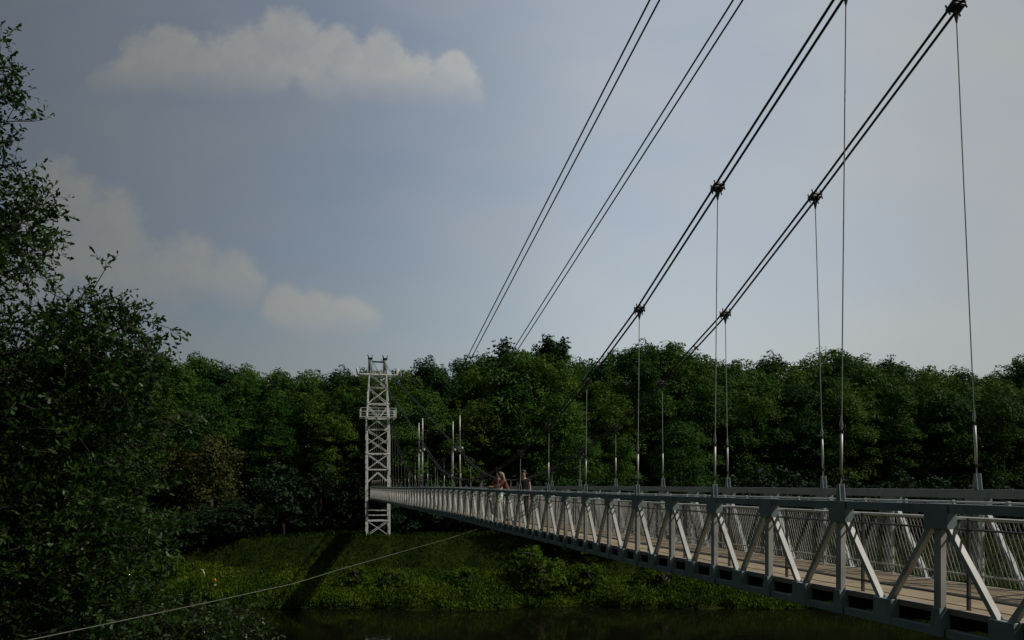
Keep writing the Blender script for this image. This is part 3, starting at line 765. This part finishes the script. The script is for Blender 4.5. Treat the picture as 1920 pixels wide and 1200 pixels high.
# spreader frames where the two cable sets cross
for plane, k0, k1, lab in ((0, 26.6, 27.8, 'left pair of thin upright pipes on a bracket above the bridge'), (1, 25.0, 26.6, 'right pair of thin upright pipes on a bracket above the bridge')):
    ob = cable_o(plane, 2); base = at(k0, ob, 1.85)
    root = empty('cable_spreader', base, lab, 'cable spreader', 'cable spreader frames')
    for k, h in ((k0, 3.75), (k1, 3.6)):
        MB().tube([at(k, ob, 1.8) - base, at(k, ob, h) - base], .036, 6).build('upright', M['galv'], root, True)
        MB().tube([at(k, ob, z_top(k)) - base, at(k, ob, 1.8) - base], .028, 6).build('lower_rod', M['galv'], root, True)
        m = MB(); m.tube([at(k - .5, ob, 1.86) - base, at(k + .35, ob, 1.80) - base], .045, 6); m.ball(at(k - .45, ob, 1.9) - base, .08); m.build('bracket', M['paint_worn'], root, True)
    if plane == 0: MB().tube([at(k0, ob, 2.55) - base, at(k1, ob, 2.55) - base], .035, 6).build('cross_tie', M['galv'], root, True)

# guy cable from the bridge bottom to the near bank
gp = [(905, 989, 29.5), (840, 1010, None), (745, 1037, None), (650, 1064, None), (550, 1094.5, None), (400, 1127.5, None), (240, 1161.5, None), (80, 1195, None), (-60, 1224, None), (-230, 1262, 6.5)]
pts = []
for (x, y, Y) in gp:
    t = (905 - x) / (905 + 230); Yy = 1 / ((1 - t) / 29.5 + t / 6.5)
    pts.append(Vector((px(x, Yy), Yy, E + (905 - y) * Yy / 1500)))
e = pts[-1].copy(); dd = (pts[-1] - pts[-2]).normalized(); e = e + dd * .9; e.z = float(ground_z(e.x, e.y)) - .2
guy = tag(MB().tube(pts + [e], .0065, 6).build('guy_cable', M['guy'], None, True), 'thin pale guy cable slanting from the bridge underside to the lower left', 'cable')

# ------------------------------------------------------------------ far tower
TC = at(TOWK, WID / 2, 0); TC.z = 0
HW, DEP = 1.30, 1.9
def tw(a, b, z): return nB * a + dB * b + UP * z        # tower frame; z relative to the tower foot
ZF = -6.33
tower = empty('lattice_tower', (TC.x, TC.y, E + ZF), 'white painted steel lattice tower carrying the cables at the far end of the bridge', 'tower')
def zz(y): return (905 - y) * 95.2 / 1500 - ZF
def half(z): return float(np.interp(z, [0, 13.2, 17.0, 19.2], [HW, HW, HW - .12, HW - .30]))
def hdep(z): return float(np.interp(z, [0, 13.2, 19.2], [DEP/2, DEP/2, .45]))
ZA = zz(703)
for sx in (-1, 1):
    for sy in (-1, 1):
        m = MB(); lv = [-.5, 6, 12, 13.8, ZA]
        for a, b in zip(lv[:-1], lv[1:]):
            wdt = .23 if a < 12 else .15
            m.bar(tw(sx*half(a), sy*hdep(a), a), tw(sx*half(b), sy*hdep(b), b), wdt, wdt, nB)
        m.build('leg', M['tower_paint'], tower)
def face_bars(pairs, w, name):
    m = MB()
    for sy in (-1, 1):
        for (x0, z0, x1, z1) in pairs:
            # bars stand just proud of the legs so that nothing lies in one plane
            m.bar(tw(x0*half(z0), sy*(hdep(z0) + (.05 if sy < 0 else .0)), z0), tw(x1*half(z1), sy*(hdep(z1) + (.05 if sy < 0 else 0)), z1), w, w * .8, None)
    return m.build(name, M['tower_paint'], tower)
H = [(976, .2), (880.5, .2), (851, .22), (804.7, .17), (784.5, .12), (757.5, .13), (727, .07)]
for y, wd in H: face_bars([(-1, zz(y), 1, zz(y))], wd * .85, 'cross_beam')
for y in (957, 966): face_bars([(-1, zz(y), 1, zz(y))], .07, 'cross_beam')
X = lambda a, b: [(-1, zz(a), 1, zz(b)), (1, zz(a), -1, zz(b))]
face_bars(X(976, 1004), .088, 'cross_brace'); face_bars(X(851, 880), .088, 'cross_brace'); face_bars(X(806, 833), .088, 'cross_brace'); face_bars(X(822, 849), .088, 'cross_brace'); face_bars(X(728, 757), .088, 'cross_brace')
face_bars([(0, zz(788), -1, zz(804)), (0, zz(788), 1, zz(804)), (0, zz(886), -1, zz(905)), (0, zz(886), 1, zz(905))], .11, 'cross_brace')
face_bars([(-.7, zz(706), 1, zz(727)), (-1, zz(760), .1, zz(784)), (1, zz(760), .1, zz(784))], .08, 'cross_brace')
m = MB()
for sx in (-1, 1):
    lv = [zz(y) for y in (1004, 976, 940, 880.5, 851, 826, 804.7, 784.5, 757.5, 727, 704)]
    for i, (a, b) in enumerate(zip(lv[:-1], lv[1:])):
        s = 1 if i % 2 else -1
        m.bar(tw(sx*(half(a)+.03), s*hdep(a), a), tw(sx*(half(b)+.03), -s*hdep(b), b), .08, .07)
        m.bar(tw(sx*half(a), hdep(a), a), tw(sx*half(a), -hdep(a), a), .09, .08)
m.build('side_brace', M['tower_paint'], tower)
# work platform with its railing
zp, zr = zz(784.5), zz(767)
PW, PD = HW + .75, DEP/2 + .7
m = MB()
for s in (-1, 1):
    m.box(tw(0, s*(PD - .3), zp + .1), nB*PW, dB*.3, UP*.03); m.box(tw(s*(PW - .3), 0, zp + .1), nB*.3, dB*(PD - .61), UP*.03)
plat = m.build('platform', M['tower_paint'], tower)
m = MB()
for z in (zr, (zr + zp)/2 + .1):
    for s in (-1, 1): m.tube([tw(-PW, s*PD, z), tw(PW, s*PD, z)], .026, 5); m.tube([tw(s*PW, -PD, z), tw(s*PW, PD, z)], .035, 5)
for a in (-1, -.62, 0, .62, 1):
    for s in (-1, 1): m.tube([tw(a*PW, s*PD, zp), tw(a*PW, s*PD, zr)], .025, 5)
for a in (-.4, .4):
    for s in (-1, 1): m.tube([tw(s*PW, a*PD, zp), tw(s*PW, a*PD, zr)], .033, 5)
m.build('railing', M['tower_paint'], plat)
# head: crossarm with upturned ends, two saddle columns and their tie
m = MB()
for s in (-1, 1): m.tube([tw(-2.45, s*.45, ZA + .75), tw(-2.35, s*.45, ZA + .12), tw(-2.1, s*.45, ZA), tw(2.1, s*.45, ZA), tw(2.3, s*.45, ZA + .12), tw(2.35, s*.45, ZA + .75)], .10, 6)
for a in (-2.2, -1.2, 0, 1.2, 2.2): m.bar(tw(a, -.45, ZA), tw(a, .45, ZA), .08, .06)
m.build('crossarm', M['tower_paint'], tower, True)
m = MB(); m.box(tw(0, 0, ZA + .12), nB*1.25, dB*.5, UP*.05)
for a in (-.8, -.35, .1, .5, .85): m.box(tw(a, -.2, ZA + .35), nB*.12, dB*.12, UP*(.12 + .1*random.random())); m.tube([tw(a+.1, .1, ZA+.15), tw(a + .3, 0, ZA + .75)], .035, 5)
m.build('winch_deck', M['paint_worn'], tower)
ZT = zz(667)
for sx in (-1, 1):
    m = MB(); m.tube([tw(sx*.88, 0, ZA + .16), tw(sx*.88, 0, ZT - .35)], .24, 12); col = m.build('saddle_column', M['paint'], tower, True)
    m = MB(); m.box(tw(sx*.88, 0, ZT - .3), nB*.27, dB*.30, UP*.06)
    for s in (-1, 1): m.bar(tw(sx*.88 + s*.16, 0, ZT - .25), tw(sx*.88 + s*.30, 0, ZT + .1), .5, .07, dB)
    m.build('saddle', M['dark_steel'], col)
m = MB(); m.bar(tw(-.64, 0, zz(678)), tw(.64, 0, zz(678)), .18, .16); m.build('saddle_tie', M['dark_steel'], tower)
m = MB()
for a in (-1.9, -1.55): m.tube([tw(a, -.3, ZA + .1), tw(a - .25, -.3, ZA + .85), tw(a + .35, -.3, ZA + .8), tw(a + .1, -.3, ZA + .1)], .03, 5)
m.build('winch_frame', M['dark_steel'], tower)
for sx in (-1, 1):
    for sy in (-1, 1):
        pass

# ------------------------------------------------------------------ people on the bridge
def skin_obj(name, verts, edges, radii, mat, parent, root=0, sub=2):
    me = bpy.data.meshes.new(name); me.from_pydata([tuple(v) for v in verts], edges, [])
    o = link(name, me, mat, parent)
    md = o.modifiers.new('skin', 'SKIN'); md.use_smooth_shade = True
    sv = me.skin_vertices[0].data
    for i, r in enumerate(radii): sv[i].radius = r if hasattr(r, '__len__') else (r, r); sv[i].use_root = (i == root)
    sb = o.modifiers.new('subdivision', 'SUBSURF'); sb.levels = sub; sb.render_levels = sub
    return o

def person(label, loc, face, top, legs, hair, lean=0.0, h=1.72, skirt=False, arms=((.25, .12), (.25, .12)), long_hair=False, sleeve=.5):
    """a standing figure; face = heading of the front (radians about z, 0 looks along +y); arms = (forward swing of upper arm, of forearm) per side"""
    root = empty('person', loc, label, 'person'); root.rotation_euler = (0, 0, face)
    f = h / 1.72
    def bend(p):                                   # lean the body above the hips forward
        x, y, z = p; piv = .95 * f
        if z <= piv: return Vector(p)
        dz = z - piv; return Vector((x, y + dz * math.sin(lean), piv + dz * math.cos(lean)))
    V, Ed, Rd = [], [], []
    def add(p, r, par=None, b=True):
        p = tuple(c * f for c in p); V.append(bend(p) if b else Vector(p)); Rd.append(tuple(q * f for q in r) if hasattr(r, '__len__') else r * f)
        if par is not None: Ed.append((par, len(V) - 1))
        return len(V) - 1
    pel = add((0, 0, .95), (.145, .10)); sp = add((0, 0, 1.10), (.125, .09), pel); ch = add((0, 0, 1.29), (.145, .10), sp); up = add((0, -.005, 1.40), (.11, .075), ch)
    nk = add((0, .0, 1.475), .052, up); hb = add((0, .02, 1.545), (.066, .075), nk); hm = add((0, .015, 1.62), (.074, .092), hb); ht = add((0, .0, 1.695), (.05, .062), hm)
    armi = {}
    for s, (fa, ff) in ((-1, arms[0]), (1, arms[1])):
        sh = add((s*.165, 0, 1.395), .052, up)
        el_p = (s*.215, .28*math.sin(fa), 1.395 - .28*math.cos(fa)); el = add(el_p, .042, sh)
        wr_p = (s*.205, el_p[1] + .25*math.sin(fa+ff), el_p[2] - .25*math.cos(fa+ff)); wr = add(wr_p, .027, el)
        dv = Vector((0, math.sin(fa+ff), -math.cos(fa+ff))); sd = Vector((0, math.cos(fa+ff), math.sin(fa+ff)))
        pm = add(Vector(wr_p) + dv*.055, (.036, .017), wr)
        for q, (off, ln) in enumerate(((-.028, .072), (-.010, .080), (.009, .076), (.026, .058))):
            k1 = add(Vector(wr_p) + dv*.098 + sd*off, .009, pm); k2 = add(Vector(wr_p) + dv*(.098 + ln*.55) + sd*off*1.15 - Vector((s*.012, 0, 0)), .0085, k1)
            add(Vector(wr_p) + dv*(.098 + ln) + sd*off*1.2 - Vector((s*.03, 0, 0)), .007, k2)
        t1 = add(Vector(wr_p) + dv*.05 + sd*.045, .011, pm); add(Vector(wr_p) + dv*.095 + sd*.062 - Vector((s*.015, 0, 0)), .008, t1)
        armi[s] = (sh, el, wr)
    leg = {}
    for s in (-1, 1):
        hp = add((s*.088, 0, .88), .085, pel); kn = add((s*.095, .02, .49), .056, hp); an = add((s*.098, -.015, .09), .036, kn); to = add((s*.115, .13, .035), (.036, .03), an)
        leg[s] = (hp, kn, an, to)
    skin_obj('body', V, Ed, Rd, M['skin'], root, pel)
    fc = MB(); hmv = V[hm]
    fc.ball(hmv + Vector((0, .098, -.02))*f, (.014*f, .02*f, .024*f)); 
    for s in (-1, 1): fc.ball(hmv + Vector((s*.078, .0, -.01))*f, (.012*f, .022*f, .032*f))
    fc.build('nose_and_ears', M['skin'], root, True)
    ey = MB()
    for s in (-1, 1): ey.ball(hmv + Vector((s*.03, .086, .012))*f, (.012*f, .01*f, .007*f))
    ey.ball(hmv + Vector((0, .086, -.058))*f, (.022*f, .012*f, .006*f)); ey.build('eyes_and_mouth', M['eye'], root, True)
    hr = MB(); hr.ball(hmv + Vector((0, -.022, .03))*f, (.09*f, .10*f, .085*f), 12, 8)
    if long_hair:
        for q in (-.05, 0, .05): hr.tube([hmv + Vector((q, -.07, .04))*f, hmv + Vector((q*1.2, -.10, -.10))*f, hmv + Vector((q*1.3, -.13, -.30))*f + Vector((0, 0, -.05)), hmv + Vector((q, -.15, -.42))*f + Vector((0, 0, -.03))], [.05, .055, .05, .02], 7)
    hr.build('hair', hair, root, True)
    # clothing follows the same joints, a little thicker
    cv = [V[pel] + (V[sp] - V[pel]) * -.15, V[sp], V[ch], V[up], V[up] + (V[nk] - V[up]) * .25]; ce = [(0, 1), (1, 2), (2, 3), (3, 4)]; cr = [(.165*f, .118*f), (.145*f, .108*f), (.165*f, .118*f), (.128*f, .09*f), (.07*f, .065*f)]
    for s in (-1, 1):
        sh, el, wr = armi[s]; cv += [V[sh], V[sh] + (V[el] - V[sh]) * min(1, sleeve * 1.6)]; i = len(cv); ce += [(3, i - 2), (i - 2, i - 1)]; cr += [.068*f, .058*f]
        if sleeve > .8: cv.append(V[el] + (V[wr] - V[el]) * .9); ce.append((i - 1, i)); cr.append(.04*f)
    skin_obj('shirt', cv, ce, cr, top, root, 0)
    if skirt:
        m = MB(); m.tube([V[pel] + Vector((0, 0, .12))*f, V[pel], V[pel] + Vector((0, 0, -.22))*f, V[pel] + Vector((0, .01, -.50))*f], [.135*f, .17*f, .21*f, .27*f], 16); m.build('skirt', legs, root, True)
    else:
        cv = [V[pel] + Vector((0, 0, .07))]; ce = []; cr = [(.158*f, .115*f)]
        for s in (-1, 1):
            hp, kn, an, to = leg[s]; i = len(cv); cv += [V[hp], V[kn], V[an] + Vector((0, 0, .02))]; ce += [(0, i), (i, i+1), (i+1, i+2)]; cr += [.10*f, .072*f, .058*f]
        skin_obj('trousers', cv, ce, cr, legs, root, 0)
    sh_ = MB()
    for s in (-1, 1): sh_.ball(V[leg[s][2]] + Vector((0, .06, -.045))*f, (.048*f, .125*f, .048*f), 10, 6)
    sh_.build('shoes', M['black_cloth'], root, True)
    return root
hd = math.atan2(-dB.x, dB.y)
def on_deck(x, o, ktry):
    # the deck point o metres across that lies in picture column x (layout only)
    best = min((abs(960 + at(k/20, o, 0).x * 1500 / at(k/20, o, 0).y - x), k/20) for k in range(100, 900)); k = best[1]
    return at(k, o, z_deck(k) + .005)
person('person in a maroon top and white skirt, leftmost of the three on the bridge', on_deck(934, .95, 0), hd + R(150), M['maroon'], M['white_cloth'], M['hair_fair'], 0, 1.74, True, ((.35, .9), (.1, .3)), True)
person('person in a brown top leaning forward over the rail, middle of the three', on_deck(953, .55, 0), hd + R(80), M['brown_cloth'], M['black_cloth'], M['hair_fair'], .38, 1.72, False, ((.9, .5), (.8, .6)), True, .95)
person('person in black clothes with a bare arm, rightmost of the three on the bridge', on_deck(982, .85, 0), hd + R(160), M['black_cloth'], M['black_cloth'], M['hair_dark'], 0, 1.74, False, ((.12, .2), (.1, .3)), False, .25)
